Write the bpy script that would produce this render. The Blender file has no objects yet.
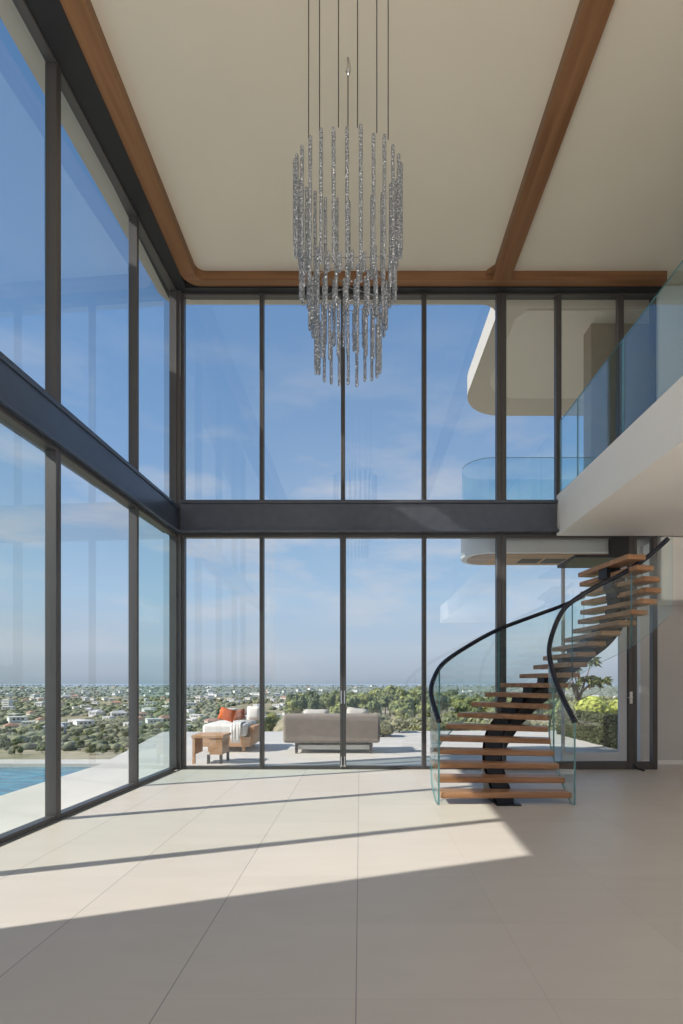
import bpy, bmesh, math, random
from mathutils import Vector, Matrix, noise
random.seed(7)
PI = math.pi
sc = bpy.context.scene
COL = sc.collection

# ------------------------------------------------------------------ helpers
class MB:
    def __init__(s): s.v=[]; s.f=[]; s.m=[]
    def add(s, vs, fs, m=0):
        b=len(s.v); s.v+= [tuple(v) for v in vs]
        for f in fs: s.f.append(tuple(b+i for i in f)); s.m.append(m)
        return s
    def box(s,x0,x1,y0,y1,z0,z1,m=0,M=None):
        vs=[Vector(p) for p in ((x0,y0,z0),(x1,y0,z0),(x1,y1,z0),(x0,y1,z0),(x0,y0,z1),(x1,y0,z1),(x1,y1,z1),(x0,y1,z1))]
        if M is not None: vs=[M@v for v in vs]
        return s.add(vs,[(0,3,2,1),(4,5,6,7),(0,1,5,4),(1,2,6,5),(2,3,7,6),(3,0,4,7)],m)
    def quad(s,a,b,c,d,m=0): return s.add([a,b,c,d],[(0,1,2,3)],m)
    def prism(s,poly,z0,z1,m=0,ms=None):
        n=len(poly)
        vs=[(p[0],p[1],z0) for p in poly]+[(p[0],p[1],z1) for p in poly]
        b=len(s.v); s.v+=vs
        s.f.append(tuple(b+i for i in reversed(range(n)))); s.m.append(m)
        s.f.append(tuple(b+n+i for i in range(n))); s.m.append(m)
        for i in range(n):
            j=(i+1)%n; s.f.append((b+i,b+j,b+n+j,b+n+i)); s.m.append(m if ms is None else ms)
        return s
    def tube(s,pts,r,n=8,m=0,cap=True):
        pts=[Vector(p) for p in pts]; k=len(pts)
        rr=r if isinstance(r,(list,tuple)) else [r]*k
        rings=[]; prev=None
        for i,p in enumerate(pts):
            t=(pts[min(i+1,k-1)]-pts[max(i-1,0)]).normalized()
            if prev is None:
                a=Vector((0,0,1)) if abs(t.z)<.9 else Vector((1,0,0))
                u=t.cross(a).normalized()
            else:
                u=(prev-t*prev.dot(t)).normalized()
            prev=u; w=t.cross(u)
            rings.append([p+(u*math.cos(2*PI*q/n)+w*math.sin(2*PI*q/n))*rr[i] for q in range(n)])
        vs=[v for ring in rings for v in ring]; fs=[]
        for i in range(k-1):
            for q in range(n):
                q2=(q+1)%n; fs.append((i*n+q,i*n+q2,(i+1)*n+q2,(i+1)*n+q))
        if cap: fs.append(tuple(reversed(range(n)))); fs.append(tuple((k-1)*n+q for q in range(n)))
        return s.add(vs,fs,m)

def mesh(name, mb, mats, parent=None, smooth=False, bevel=0, seg=2, subd=0, kind=None):
    me=bpy.data.meshes.new(name)
    off=parent.matrix_basis.translation if parent is not None else Vector()
    gp=parent.parent if parent is not None else None
    if gp is not None: off=off+gp.matrix_basis.translation
    me.from_pydata([tuple(Vector(v)-off) for v in mb.v],[],mb.f)
    mats=mats if isinstance(mats,(list,tuple)) else [mats]
    for m in mats: me.materials.append(m)
    if len(mats)>1: me.polygons.foreach_set('material_index',mb.m)
    if smooth: me.polygons.foreach_set('use_smooth',[True]*len(me.polygons))
    bm=bmesh.new(); bm.from_mesh(me); bmesh.ops.recalc_face_normals(bm,faces=bm.faces)
    bm.to_mesh(me); bm.free(); me.update()
    o=bpy.data.objects.new(name,me); COL.objects.link(o)
    if parent is not None: o.parent=parent
    if bevel:
        b=o.modifiers.new('bevel','BEVEL'); b.width=bevel; b.segments=seg; b.limit_method='ANGLE'; b.angle_limit=.6
        if seg>1: me.polygons.foreach_set('use_smooth',[True]*len(me.polygons)); wn=o.modifiers.new('wn','WEIGHTED_NORMAL')
    if subd:
        u=o.modifiers.new('sub','SUBSURF'); u.levels=subd; u.render_levels=subd
    if kind: o['kind']=kind
    return o
def tag(o,label=None,cat=None,group=None,kind=None):
    if label: o['label']=label
    if cat: o['category']=cat
    if group: o['group']=group
    if kind: o['kind']=kind
    return o
def empty(name,loc=(0,0,0)):
    o=bpy.data.objects.new(name,None); o.empty_display_size=.2; o.location=loc; COL.objects.link(o)
    o.matrix_basis=Matrix.Translation(loc); return o
def thing(name,label,cat,loc=(0,0,0),group=None): return tag(empty(name,loc),label,cat,group)
def dup(o,parent=None):
    c=o.copy(); COL.objects.link(c)
    if parent is not None: c.parent=parent
    for ch in list(o.children): dup(ch,c)
    return c

# ------------------------------------------------------------------ materials
def nodes(name):
    m=bpy.data.materials.new(name); m.use_nodes=True; nt=m.node_tree
    return m,nt,nt.nodes,nt.links,nt.nodes['Principled BSDF']
def pri(name,col,rough=.5,metal=0,spec=.5,noise_amt=0,noise_scale=4,bump=0,bump_scale=40):
    m,nt,N,L,p=nodes(name)
    p.inputs['Base Color'].default_value=(*col,1); p.inputs['Roughness'].default_value=rough
    p.inputs['Metallic'].default_value=metal; p.inputs['Specular IOR Level'].default_value=spec
    tc=N.new('ShaderNodeTexCoord')
    if noise_amt:
        t=N.new('ShaderNodeTexNoise'); t.inputs['Scale'].default_value=noise_scale; t.inputs['Detail'].default_value=4
        L.new(tc.outputs['Object'],t.inputs['Vector'])
        r=N.new('ShaderNodeValToRGB')
        r.color_ramp.elements[0].position=.3; r.color_ramp.elements[1].position=.7
        r.color_ramp.elements[0].color=(*[c*(1-noise_amt) for c in col],1)
        r.color_ramp.elements[1].color=(*[min(1,c*(1+noise_amt)) for c in col],1)
        L.new(t.outputs['Fac'],r.inputs['Fac']); L.new(r.outputs['Color'],p.inputs['Base Color'])
    if bump:
        t2=N.new('ShaderNodeTexNoise'); t2.inputs['Scale'].default_value=bump_scale; t2.inputs['Detail'].default_value=3
        L.new(tc.outputs['Object'],t2.inputs['Vector'])
        b=N.new('ShaderNodeBump'); b.inputs['Strength'].default_value=bump; b.inputs['Distance'].default_value=.02
        L.new(t2.outputs['Fac'],b.inputs['Height']); L.new(b.outputs['Normal'],p.inputs['Normal'])
    return m
def wood(name,c1,c2,axis=1,scale=6,rough=.45):
    m,nt,N,L,p=nodes(name); p.inputs['Roughness'].default_value=rough; p.inputs['Specular IOR Level'].default_value=.3
    tc=N.new('ShaderNodeTexCoord'); mp=N.new('ShaderNodeMapping'); s=[scale]*3; s[axis]=scale*.06
    mp.inputs['Scale'].default_value=s; L.new(tc.outputs['Object'],mp.inputs['Vector'])
    t=N.new('ShaderNodeTexNoise'); t.inputs['Scale'].default_value=1.5; t.inputs['Detail'].default_value=6; t.inputs['Distortion'].default_value=.6
    L.new(mp.outputs['Vector'],t.inputs['Vector'])
    r=N.new('ShaderNodeValToRGB'); r.color_ramp.elements[0].position=.32; r.color_ramp.elements[1].position=.68
    r.color_ramp.elements[0].color=(*c1,1); r.color_ramp.elements[1].color=(*c2,1)
    L.new(t.outputs['Fac'],r.inputs['Fac']); L.new(r.outputs['Color'],p.inputs['Base Color'])
    return m
def glass(name,tint,refl=1.0,ior=1.55,frosty=0.0,fcol=(.9,.95,1)):
    """architectural glass: tinted see-through with Fresnel mirror reflection"""
    m,nt,N,L,p=nodes(name); N.remove(p); out=N['Material Output']
    tr=N.new('ShaderNodeBsdfTransparent'); tr.inputs['Color'].default_value=(*tint,1)
    gl=N.new('ShaderNodeBsdfGlossy'); gl.inputs['Roughness'].default_value=0.0; gl.inputs['Color'].default_value=(*fcol,1)
    ge=N.new('ShaderNodeNewGeometry'); dt=N.new('ShaderNodeVectorMath'); dt.operation='DOT_PRODUCT'
    L.new(ge.outputs['Normal'],dt.inputs[0]); L.new(ge.outputs['Incoming'],dt.inputs[1])
    def mt(op,x,v,flip=False):
        q=N.new('ShaderNodeMath'); q.operation=op; q.use_clamp=(op=='MINIMUM')
        L.new(x,q.inputs[1 if flip else 0])
        if v is not None: q.inputs[0 if flip else 1].default_value=v
        return q.outputs[0]
    f0=((ior-1)/(ior+1))**2
    c=mt('ABSOLUTE',dt.outputs['Value'],None); c=mt('SUBTRACT',c,1.0,True); c=mt('POWER',c,5.0); c=mt('MULTIPLY',c,1-f0); c=mt('ADD',c,f0)
    c=mt('MULTIPLY',c,refl); c=mt('MINIMUM',c,.95)
    class _o: outputs=[c]
    mu=_o
    mx=N.new('ShaderNodeMixShader'); L.new(mu.outputs[0],mx.inputs['Fac']); L.new(tr.outputs[0],mx.inputs[1]); L.new(gl.outputs[0],mx.inputs[2])
    L.new(mx.outputs[0],out.inputs['Surface'])
    return m

M_floor,nt,N,L,p=nodes('floor_tile')
tc=N.new('ShaderNodeTexCoord')
sep=N.new('ShaderNodeSeparateXYZ'); L.new(tc.outputs['Object'],sep.inputs[0])
def math_(op,a=None,b=None,va=0,vb=0):
    n=N.new('ShaderNodeMath'); n.operation=op
    if a is not None: L.new(a,n.inputs[0])
    else: n.inputs[0].default_value=va
    if b is not None: L.new(b,n.inputs[1])
    else: n.inputs[1].default_value=vb
    return n.outputs[0]
TW,TL=.97,1.61
def joint(o,size,off,w):
    a=math_('ADD',o,None,vb=off+500*size); a=math_('MODULO',a,None,vb=size)
    a=math_('SUBTRACT',a,None,vb=size/2); a=math_('ABSOLUTE',a); return math_('GREATER_THAN',a,None,vb=size/2-w)
jx=joint(sep.outputs['X'],TW,.02,.0035); jy=joint(sep.outputs['Y'],TL/2,-2.53+TL/2,.002)
# per tile id tone
ix=math_('FLOOR',math_('DIVIDE',math_('ADD',sep.outputs['X'],None,vb=.02),None,vb=TW))
iy=math_('FLOOR',math_('DIVIDE',math_('ADD',sep.outputs['Y'],None,vb=-2.53),None,vb=TL/2))
cx=N.new('ShaderNodeCombineXYZ'); L.new(ix,cx.inputs[0]); L.new(iy,cx.inputs[1])
wn=N.new('ShaderNodeTexWhiteNoise'); wn.noise_dimensions='2D'; L.new(cx.outputs[0],wn.inputs['Vector'])
mp=N.new('ShaderNodeMapping'); mp.inputs['Scale'].default_value=(.6,2.2,1); L.new(tc.outputs['Object'],mp.inputs['Vector'])
ns=N.new('ShaderNodeTexNoise'); ns.inputs['Scale'].default_value=2.2; ns.inputs['Detail'].default_value=7; ns.inputs['Roughness'].default_value=.6; L.new(mp.outputs[0],ns.inputs['Vector'])
t1=math_('MULTIPLY',wn.outputs['Value'],None,vb=.05); t2=math_('MULTIPLY',ns.outputs['Fac'],None,vb=.14)
tone=math_('ADD',math_('ADD',t1,t2),None,vb=.885)
jright=math_('GREATER_THAN',sep.outputs['X'],None,vb=.5); jk=math_('SUBTRACT',None,math_('MULTIPLY',jright,None,vb=.36),va=.45)
jj=math_('ADD',math_('MULTIPLY',jx,jk),math_('MULTIPLY',jy,None,vb=.10)); jm=math_('SUBTRACT',None,jj,va=1.0)
tone=math_('MULTIPLY',tone,jm)
vm=N.new('ShaderNodeVectorMath'); vm.operation='SCALE'; vm.inputs[0].default_value=(.61,.557,.49); L.new(tone,vm.inputs['Scale'])
L.new(vm.outputs[0],p.inputs['Base Color']); p.inputs['Roughness'].default_value=.42; p.inputs['Specular IOR Level'].default_value=.3

M_ceil=pri('ceiling_plaster',(.62,.57,.48),.9,noise_amt=.03,noise_scale=.5)
M_white=pri('white_plaster',(.84,.81,.77),.7,noise_amt=.02,noise_scale=.8)
M_wall=pri('grey_plaster',(.60,.57,.54),.85,noise_amt=.03,noise_scale=.8)
M_wood=wood('oak_beam_along',(.155,.072,.032),(.255,.128,.060),1,5)
M_woodx=wood('oak_beam_across',(.155,.072,.032),(.255,.128,.060),0,5)
M_tread=wood('walnut_tread',(.28,.135,.065),(.46,.25,.135),0,9,.35)
M_frame=pri('dark_bronze_frame',(.085,.080,.079),.38,metal=.3,noise_amt=.06,noise_scale=2)
M_beam=pri('dark_steel_paint',(.090,.098,.120),.30,metal=.4,noise_amt=.10,noise_scale=6)
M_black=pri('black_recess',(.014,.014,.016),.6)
M_steel=pri('black_steel_spine',(.018,.019,.024),.38,metal=.3,noise_amt=.05)
M_rail=pri('navy_black_rail',(.012,.016,.030),.25,noise_amt=.05)
M_silver=pri('brushed_steel',(.62,.62,.62),.3,metal=1,noise_amt=.05,noise_scale=30)
M_leaf_grey=pri('light_grey_leaf_frame',(.50,.51,.53),.5,noise_amt=.02)
M_pane=glass('window_glass',(.92,.95,.965),2.1)
M_pane_teal=glass('window_glass_green',(.74,.87,.86),1.7)
M_pane_soft=glass('window_glass_soft_green',(.84,.90,.88),1.7)
M_stair=glass('stair_glass',(.93,.975,.965),1.0,1.45)
M_edge=pri('glass_edge',(.12,.27,.28),.15,noise_amt=.1)
M_bal=glass('balustrade_glass',(.86,.945,.96),1.3,1.5)
M_bal_out=glass('balcony_glass',(.72,.90,.95),1.1,1.5)
M_stone=pri('terrace_stone',(.57,.54,.49),.7,noise_amt=.05,noise_scale=1.2)
M_soffit=pri('soffit_plaster',(.56,.50,.42),.85,noise_amt=.03,noise_scale=.6)
M_fascia=pri('white_fascia',(.80,.78,.74),.7,noise_amt=.02)
M_extbrown=pri('reflection_brown',(.34,.28,.21),.85,noise_amt=.05)
M_woodsof=wood('soffit_cedar',(.42,.24,.12),(.55,.34,.19),0,4)
M_cable=pri('cable_steel',(.10,.095,.09),.4,metal=.6,noise_amt=.05)
# crystal: clear textured glass
M_cry,nt,N,L,p=nodes('crystal_glass'); N.remove(p); out=N['Material Output']
tc=N.new('ShaderNodeTexCoord'); t=N.new('ShaderNodeTexNoise'); t.inputs['Scale'].default_value=55; t.inputs['Detail'].default_value=3
L.new(tc.outputs['Object'],t.inputs['Vector'])
bp=N.new('ShaderNodeBump'); bp.inputs['Strength'].default_value=1.0; bp.inputs['Distance'].default_value=.03; L.new(t.outputs['Fac'],bp.inputs['Height'])
gl=N.new('ShaderNodeBsdfGlossy'); gl.inputs['Roughness'].default_value=.12; gl.inputs['Color'].default_value=(.90,.94,1.0,1); L.new(bp.outputs[0],gl.inputs['Normal'])
df=N.new('ShaderNodeBsdfDiffuse'); df.inputs['Color'].default_value=(.22,.23,.245,1)
tr=N.new('ShaderNodeBsdfTransparent'); tr.inputs['Color'].default_value=(.78,.82,.86,1)
r=N.new('ShaderNodeValToRGB'); r.color_ramp.elements[0].position=.42; r.color_ramp.elements[1].position=.58; L.new(t.outputs['Fac'],r.inputs['Fac'])
m1=N.new('ShaderNodeMixShader'); L.new(r.outputs['Color'],m1.inputs['Fac']); L.new(df.outputs[0],m1.inputs[1]); L.new(gl.outputs[0],m1.inputs[2])
m2=N.new('ShaderNodeMixShader'); m2.inputs['Fac'].default_value=.30; L.new(m1.outputs[0],m2.inputs[1]); L.new(tr.outputs[0],m2.inputs[2])
L.new(m2.outputs[0],out.inputs['Surface'])
# water
M_water,nt,N,L,p=nodes('pool_water'); p.inputs['Specular IOR Level'].default_value=.22; p.inputs['Roughness'].default_value=.12
tc=N.new('ShaderNodeTexCoord'); mp=N.new('ShaderNodeMapping'); mp.inputs['Scale'].default_value=(1,2.2,1); L.new(tc.outputs['Object'],mp.inputs['Vector'])
t=N.new('ShaderNodeTexNoise'); t.inputs['Scale'].default_value=2.5; t.inputs['Detail'].default_value=3; L.new(mp.outputs[0],t.inputs['Vector'])
bp=N.new('ShaderNodeBump'); bp.inputs['Strength'].default_value=.35; bp.inputs['Distance'].default_value=.05; L.new(t.outputs['Fac'],bp.inputs['Height']); L.new(bp.outputs[0],p.inputs['Normal'])
r=N.new('ShaderNodeValToRGB'); r.color_ramp.elements[0].color=(.004,.105,.20,1); r.color_ramp.elements[1].color=(.02,.25,.36,1); r.color_ramp.elements[0].position=.35; r.color_ramp.elements[1].position=.65
L.new(t.outputs['Fac'],r.inputs['Fac']); L.new(r.outputs['Color'],p.inputs['Base Color'])

D=9.3; H=1.6
def P(px,py,d): return Vector(((px-360)/500*d,d,H+(683-py)/500*d))
STRUCT='structure'

# ------------------------------------------------------------------ room shell
b=MB(); b.prism([(-3.95,-4),(9,-4),(9,9.9),(-3.28,9.9),(-3.28,9.42)],-.3,0)
tag(mesh('floor',b,M_floor,kind=STRUCT),'pale beige large stone tile floor inside the tall room')
b=MB(); b.box(-3.2,2.4,-4,9.1,9.02,9.45); b.box(2.4,9,-4,9.4,9.02,9.45); b.box(-3.9,-3.2,-4,9.4,9.3,9.45); b.box(-3.2,2.4,9.1,9.4,9.3,9.45)
tag(mesh('ceiling',b,M_ceil,kind=STRUCT),'smooth beige plaster ceiling framed by timber')
AL=.045
def XL(y,a=AL): return -3.37-a*(9.3-y)
b=MB(); b.box(XL(0)-.55,XL(0)-.05,-4,2.55,0,9.3)
tag(mesh('wall_left',b,M_wall,kind=STRUCT),'solid wall at the near end of the left glazing')
b=MB(); b.box(9,9.3,-4,10,0,9.4)
tag(mesh('wall_right',b,M_wall,kind=STRUCT),'plain wall at the far right behind the mezzanine')
b=MB(); b.box(5.53,9.0,9.86,10.1,0,4.3)
tag(mesh('wall_back',b,M_wall,kind=STRUCT),'plain grey-white wall to the right of the glass door')
b=MB(); b.box(5.56,9.0,9.22,9.86,3.12,4.316); b.box(5.53,9.0,9.3,9.5,5.0,9.02)
tag(mesh('bulkhead',b,M_white,kind=STRUCT,bevel=.05),'pale lowered bulkhead under the mezzanine beside the stair top')
b=MB(); b.box(5.56,9.0,9.84,9.858,0,.08)
tag(mesh('baseboard_back',b,M_white,kind=STRUCT),'low skirting along the wall right of the glass door')
b=MB(); b.box(3.627,9,-4,9.24,4.316,5.06); 
tag(mesh('mezzanine_slab',b,M_white,kind=STRUCT,bevel=.012,seg=2),'white mezzanine floor slab with smooth fascia along the upper right')
# head recess (dark) above the upper glazing
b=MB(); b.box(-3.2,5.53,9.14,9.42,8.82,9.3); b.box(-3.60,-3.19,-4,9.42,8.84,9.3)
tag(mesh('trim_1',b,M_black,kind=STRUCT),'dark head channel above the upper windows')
# timber ring with rounded corner
def ringpath(xl,yb,rad,n=10):
    pts=[(xl,-4)]
    for i in range(n+1):
        a=PI-PI/2*i/n
        pts.append((xl+rad+rad*math.cos(a),yb-rad+rad*math.sin(a)))
    pts.append((5.53,yb)); return pts
o_=ringpath(-3.19,9.14,.30); i_=ringpath(-2.93,9.0,.16)
b=MB()
for k in range(len(o_)-1):
    a,c,e,f=o_[k],o_[k+1],i_[k+1],i_[k]
    lo=8.85
    b.quad((*a,lo),(*c,lo),(*e,lo),(*f,lo)); b.quad((*f,lo),(*e,lo),(*e,9.05),(*f,9.05)); b.quad((*a,lo),(*c,lo),(*c,9.05),(*a,9.05))
o=mesh('trim_2',b,M_woodx,kind=STRUCT); tag(o,'brown timber band with rounded corner running around the ceiling edge')
# split left run material: along Y
o.data.materials.append(M_wood)
for pl in o.data.polygons:
    if pl.center.x<-2.8 and pl.center.y<8.7: pl.material_index=1
b=MB(); b.box(2.39,2.71,-4,9.02,8.845,9.06)
tag(mesh('trim_3',b,M_wood,kind=STRUCT,bevel=.008),'long brown timber ceiling beam running towards the back windows')
b=MB(); b.prism([(2.39,8.99),(2.39,8.86),(2.27,8.99)],8.93,9.03)
tag(mesh('trim_4',b,M_woodx,kind=STRUCT),'small timber corner block where the ceiling beam meets the band')

# ------------------------------------------------------------------ glazing
LM=Matrix.Translation((-3.37,9.3,0))@Matrix.Rotation(math.atan(AL),4,'Z')   # local: x outward depth, y along
def lw(y0,y1,z0,z1,name,label,wl,wr,wb,wt,dep=.14,pane=M_pane,handle=False):
    root=tag(empty(name,(XL((y0+y1)/2),(y0+y1)/2,z0)),label,kind=STRUCT)
    s0=y0-9.3; s1=y1-9.3
    R=Matrix.Translation((-3.37,9.3,0))@Matrix.Rotation(-math.atan(AL),4,'Z')
    f=MB()
    f.box(-dep,0,s0,s0+wl,z0,z1,0,R); f.box(-dep,0,s1-wr,s1,z0,z1,0,R)
    f.box(-dep*.9,-.004,s0+wl,s1-wr,z0,z0+wb,0,R); f.box(-dep*.9,-.004,s0+wl,s1-wr,z1-wt,z1,0,R)
    mesh('frame',f,M_frame,root,bevel=.006,seg=1)
    q=MB(); x=-dep*.55
    q.add([R@Vector(v) for v in ((x,s0+wl,z0+wb),(x,s1-wr,z0+wb),(x,s1-wr,z1-wt),(x,s0+wl,z1-wt))],[(0,1,2,3)])
    mesh('pane',q,pane,root)
    return root
def bw(x0,x1,z0,z1,name,label,wl,wr,wb,wt,y0=9.25,dep=.12,pane=M_pane):
    root=tag(empty(name,((x0+x1)/2,y0+dep/2,z0)),label,kind=STRUCT)
    f=MB(); y1=y0+dep
    f.box(x0,x0+wl,y0,y1,z0,z1); f.box(x1-wr,x1,y0,y1,z0,z1)
    f.box(x0+wl,x1-wr,y0+.006,y1-.006,z0,z0+wb); f.box(x0+wl,x1-wr,y0+.006,y1-.006,z1-wt,z1)
    mesh('frame',f,M_frame,root,bevel=.006,seg=1)
    q=MB(); y=y0+dep*.5
    q.add([(x0+wl,y,z0+wb),(x1-wr,y,z0+wb),(x1-wr,y,z1-wt),(x0+wl,y,z1-wt)],[(0,1,2,3)])
    mesh('pane',q,pane,root)
    return root
ys=[2.55,3.95,5.85,7.75,9.25]
hw=[.05,.045,.045,.028,.05]; 
low=['lower left glass panel nearest the viewer, mostly outside the view','lower left glass panel in front of the pool','lower left glass panel beside the pool deck corner','greenish lower left glass panel next to the room corner']
upp=['upper left glass panel nearest the viewer, mostly outside the view','upper left glass panel at the edge of the picture','middle upper left glass panel above the steel beam','narrow upper left glass panel next to the room corner']
n=1
for k in range(4):
    pane=M_pane_teal if k==3 else M_pane_soft if k==1 else M_pane
    lw(ys[k],ys[k+1],0,4.36,'window_%d'%n,low[k],hw[k],hw[k+1],.055,.06,pane=pane); n+=1
for k in range(4):
    lw(ys[k],ys[k+1],4.85,8.86,'window_%d'%n,upp[k],hw[k],hw[k+1],.05,.05); n+=1
XB=[-3.33,-1.823,-.316,1.19,2.62,3.683,4.836,5.487]
w_=[.07,.038,.038,.042,.09,.05,.05,.07]
ul=['upper back glass panel beside the left corner','upper back glass panel to the left of the chandelier','upper back glass panel behind the right half of the chandelier','upper back glass panel showing the tip of the curved roof','upper back glass panel just right of the thick post','upper back glass panel with the outside soffit behind it','upper back glass panel last before the wall, behind the balustrade']
for k in range(7):
    bw(XB[k],XB[k+1],4.95,8.83,'window_%d'%n,ul[k],w_[k],w_[k+1],.045,.05); n+=1
bw(XB[0],XB[1],0,4.36,'window_%d'%n,'lower back glass panel in front of the lounge seat',.08,.038,.055,.06); n+=1
bw(XB[3],XB[4],0,4.36,'window_%d'%n,'lower back glass panel behind the stair foot',.04,.09,.055,.06); n+=1
bw(5.06,5.51,0,4.33,'window_%d'%n,'narrow side glass panel at the right of the glass door',.07,.09,.14,.05); n+=1
d1=bw(XB[1],XB[2],0,4.36,'door_1','left sliding glass door in front of the sofa',.038,.055,.06,.06)
d2=bw(XB[2],XB[3],0,4.36,'door_2','right sliding glass door in front of the sofa end',.055,.04,.06,.06)
def pull(root,x):
    h=MB(); h.box(x-.012,x+.012,9.205,9.222,1.22,1.46); h.box(x-.008,x+.008,9.222,9.25,1.24,1.26); h.box(x-.008,x+.008,9.222,9.25,1.42,1.44)
    mesh('handle',h,M_silver,root)
    h=MB(); h.box(x-.01,x+.01,9.235,9.25,.06,.24); h.box(x-.02,x+.02,9.23,9.25,.05,.09); mesh('floor_bolt',h,M_silver,root)
pull(d1,-.345); pull(d2,-.285)
# hinged door on the right
d3=tag(empty('door_3',(3.85,9.31,0)),'glass door with light grey leaf frame behind the stair',kind=STRUCT)
f=MB(); f.box(2.62,2.71,9.25,9.37,0,4.36); f.box(4.97,5.06,9.25,9.37,0,4.36); f.box(2.71,4.97,9.256,9.364,4.28,4.36); f.box(2.71,4.97,9.256,9.364,0,.14)
mesh('frame',f,M_frame,d3,bevel=.006,seg=1)
f=MB(); f.box(3.76,4.96,9.29,9.35,.15,.31); f.box(4.82,4.96,9.29,9.35,.31,3.86); f.box(3.76,3.81,9.29,9.35,.31,3.86); f.box(3.81,4.82,9.29,9.35,3.80,3.86)
lf=mesh('leaf_frame',f,M_leaf_grey,d3)
f=MB(); f.box(4.62,4.97,9.24,9.30,3.97,4.30)
mesh('transom_bar',f,M_black,d3)
q=MB(); q.add([(2.71,9.32,.14),(4.97,9.32,.14),(4.97,9.32,4.28),(2.71,9.32,4.28)],[(0,1,2,3)]); mesh('pane',q,M_pane,d3)
h=MB(); h.box(4.985,5.035,9.235,9.25,1.22,1.44); h.tube([(5.01,9.25,1.33),(5.01,9.19,1.33),(4.93,9.185,1.33)],.012,8); mesh('handle',h,M_silver,lf)
h=MB(); h.tube([(5.06,9.24,.09),(5.08,9.14,.03),(5.16,9.06,.012)],.016,8)
mesh('door_stop',h,M_black,d3)
# corner post
b=MB(); b.box(-3.46,-3.30,9.22,9.42,0,9.0)
tag(mesh('trim_5',b,M_frame,kind=STRUCT,bevel=.008,seg=1),'dark corner post between the left and back glazing')
# transom beams (I sections)
b=MB()
b.box(-3.30,3.62,9.14,9.40,4.895,4.95); b.box(-3.30,3.64,9.10,9.40,4.36,4.405); b.box(-3.30,3.61,9.17,9.38,4.405,4.895)
tag(mesh('trim_6',b,M_beam,kind=STRUCT,bevel=.006,seg=1),'dark steel transom beam crossing the back glazing')
a2=.052
R=Matrix.Translation((-3.30,9.3,0))@Matrix.Rotation(-math.atan(a2),4,'Z')
b=MB(); b.box(-.32,-.005,-13.3,-.1,4.80,4.85,0,R); b.box(-.32,.02,-13.3,-.1,4.36,4.405,0,R); b.box(-.30,-.03,-13.3,-.1,4.405,4.80,0,R)
M_beamb=pri('steel_blue_reflection_tint',(.072,.096,.142),.28,metal=.35,noise_amt=.06,noise_scale=3)  # blue of reflections mixed into the dark steel colour
tag(mesh('trim_7',b,M_beamb,kind=STRUCT,bevel=.006,seg=1),'dark steel transom beam, coloured blue for its reflections, running along the left glazing')

# ------------------------------------------------------------------ mezzanine balustrade
bal=thing('glass_balustrade','frameless blue-tinted glass balustrade on the white mezzanine edge','balustrade',(3.68,5,5.06))
segs=[-1.0,1.0,3.0,5.0,7.0,8.45,9.2]
for k in range(len(segs)-1):
    b=MB(); b.box(3.67,3.69,segs[k]+.006,segs[k+1]-.006,5.06,6.41)
    o=mesh('glass_panel',b,[M_bal,M_edge],bal)
    for pl in o.data.polygons:
        if abs(pl.normal.x)<.5: pl.material_index=1

# ------------------------------------------------------------------ staircase
INN=[(0,2.82,6.36),(1,2.81,6.56),(3,2.79,6.92),(5,2.76,7.15),(7,2.78,7.35),(9,2.91,7.52),(11,3.09,7.60),(12,3.19,7.61),(13,3.31,7.61),(14,3.46,7.60),(15,3.68,7.60),(16,3.94,7.60),(17,4.13,7.57),(18,4.27,7.52),(19,4.30,7.47),(20,4.25,7.43),(21,4.12,7.40),(22,3.98,7.40),(24,3.7,7.4)]
OUT=[(0,1.04,6.34),(1,1.03,6.56),(3,1.00,7.02),(4.3,1.07,7.32),(6,1.30,7.78),(8,1.83,8.40),(10,2.46,8.86),(11.3,2.96,9.04),(12.3,3.18,9.06),(13,3.30,9.06),(14,3.46,9.05),(15,3.66,9.02),(16,3.80,8.98),(17,3.85,8.90),(18,3.87,8.85),(19,3.87,8.82),(20,3.85,8.80),(21,3.83,8.78),(22,3.80,8.76),(24,3.74,8.7)]
INR=[p for p in INN if p[0]<=11]+[(12,3.27,7.60),(13.2,3.58,7.58),(14.5,4.01,7.62),(16,4.37,7.63),(17.6,4.65,7.59),(18.3,4.74,7.55),(19,4.83,7.5)]
OUR=[p for p in OUT if p[0]<=10]+[(11.6,3.13,9.08),(12.9,3.70,9.12),(14,4.1,9.14),(15,4.45,9.14)]
def interp(T,i):
    k=0
    while k<len(T)-2 and T[k+1][0]<i: k+=1
    def tan(j):
        a=T[max(j-1,0)]; c=T[min(j+1,len(T)-1)]; dt=c[0]-a[0]; return Vector(((c[1]-a[1])/dt,(c[2]-a[2])/dt))
    a,c=T[k],T[k+1]; h=c[0]-a[0]; t=(i-a[0])/h
    p0=Vector(a[1:]); p1=Vector(c[1:]); m0=tan(k)*h; m1=tan(k+1)*h
    return p0*(2*t**3-3*t*t+1)+m0*(t**3-2*t*t+t)+p1*(-2*t**3+3*t*t)+m1*(t**3-t*t)
RISE=.16; NT=22
TR=[]
st=thing('floating_staircase','curved open-riser staircase with walnut treads, black steel spine and glass sides','staircase',(1.93,6.6,0))
for i in range(1,NT+1):
    I0=interp(INN,i); O0=interp(OUT,i)
    along=(I0-O0).normalized(); back=Vector((-along.y,along.x))   # heading of the flight: forward, then round to the right
    wo=max(.30,min(.36,(interp(OUT,i+1)-O0).dot(back)*1.1)); wi=.24 if i<11 else .30
    ins=.03
    a=O0+along*ins; c=I0-along*ins
    z1=RISE*i; z0=z1-.075
    b=MB(); b.prism([a,c,c+back*wi,a+back*wo],z0,z1)
    TR.append(mesh('tread',b,M_tread,st,bevel=.008,seg=1))
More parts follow.
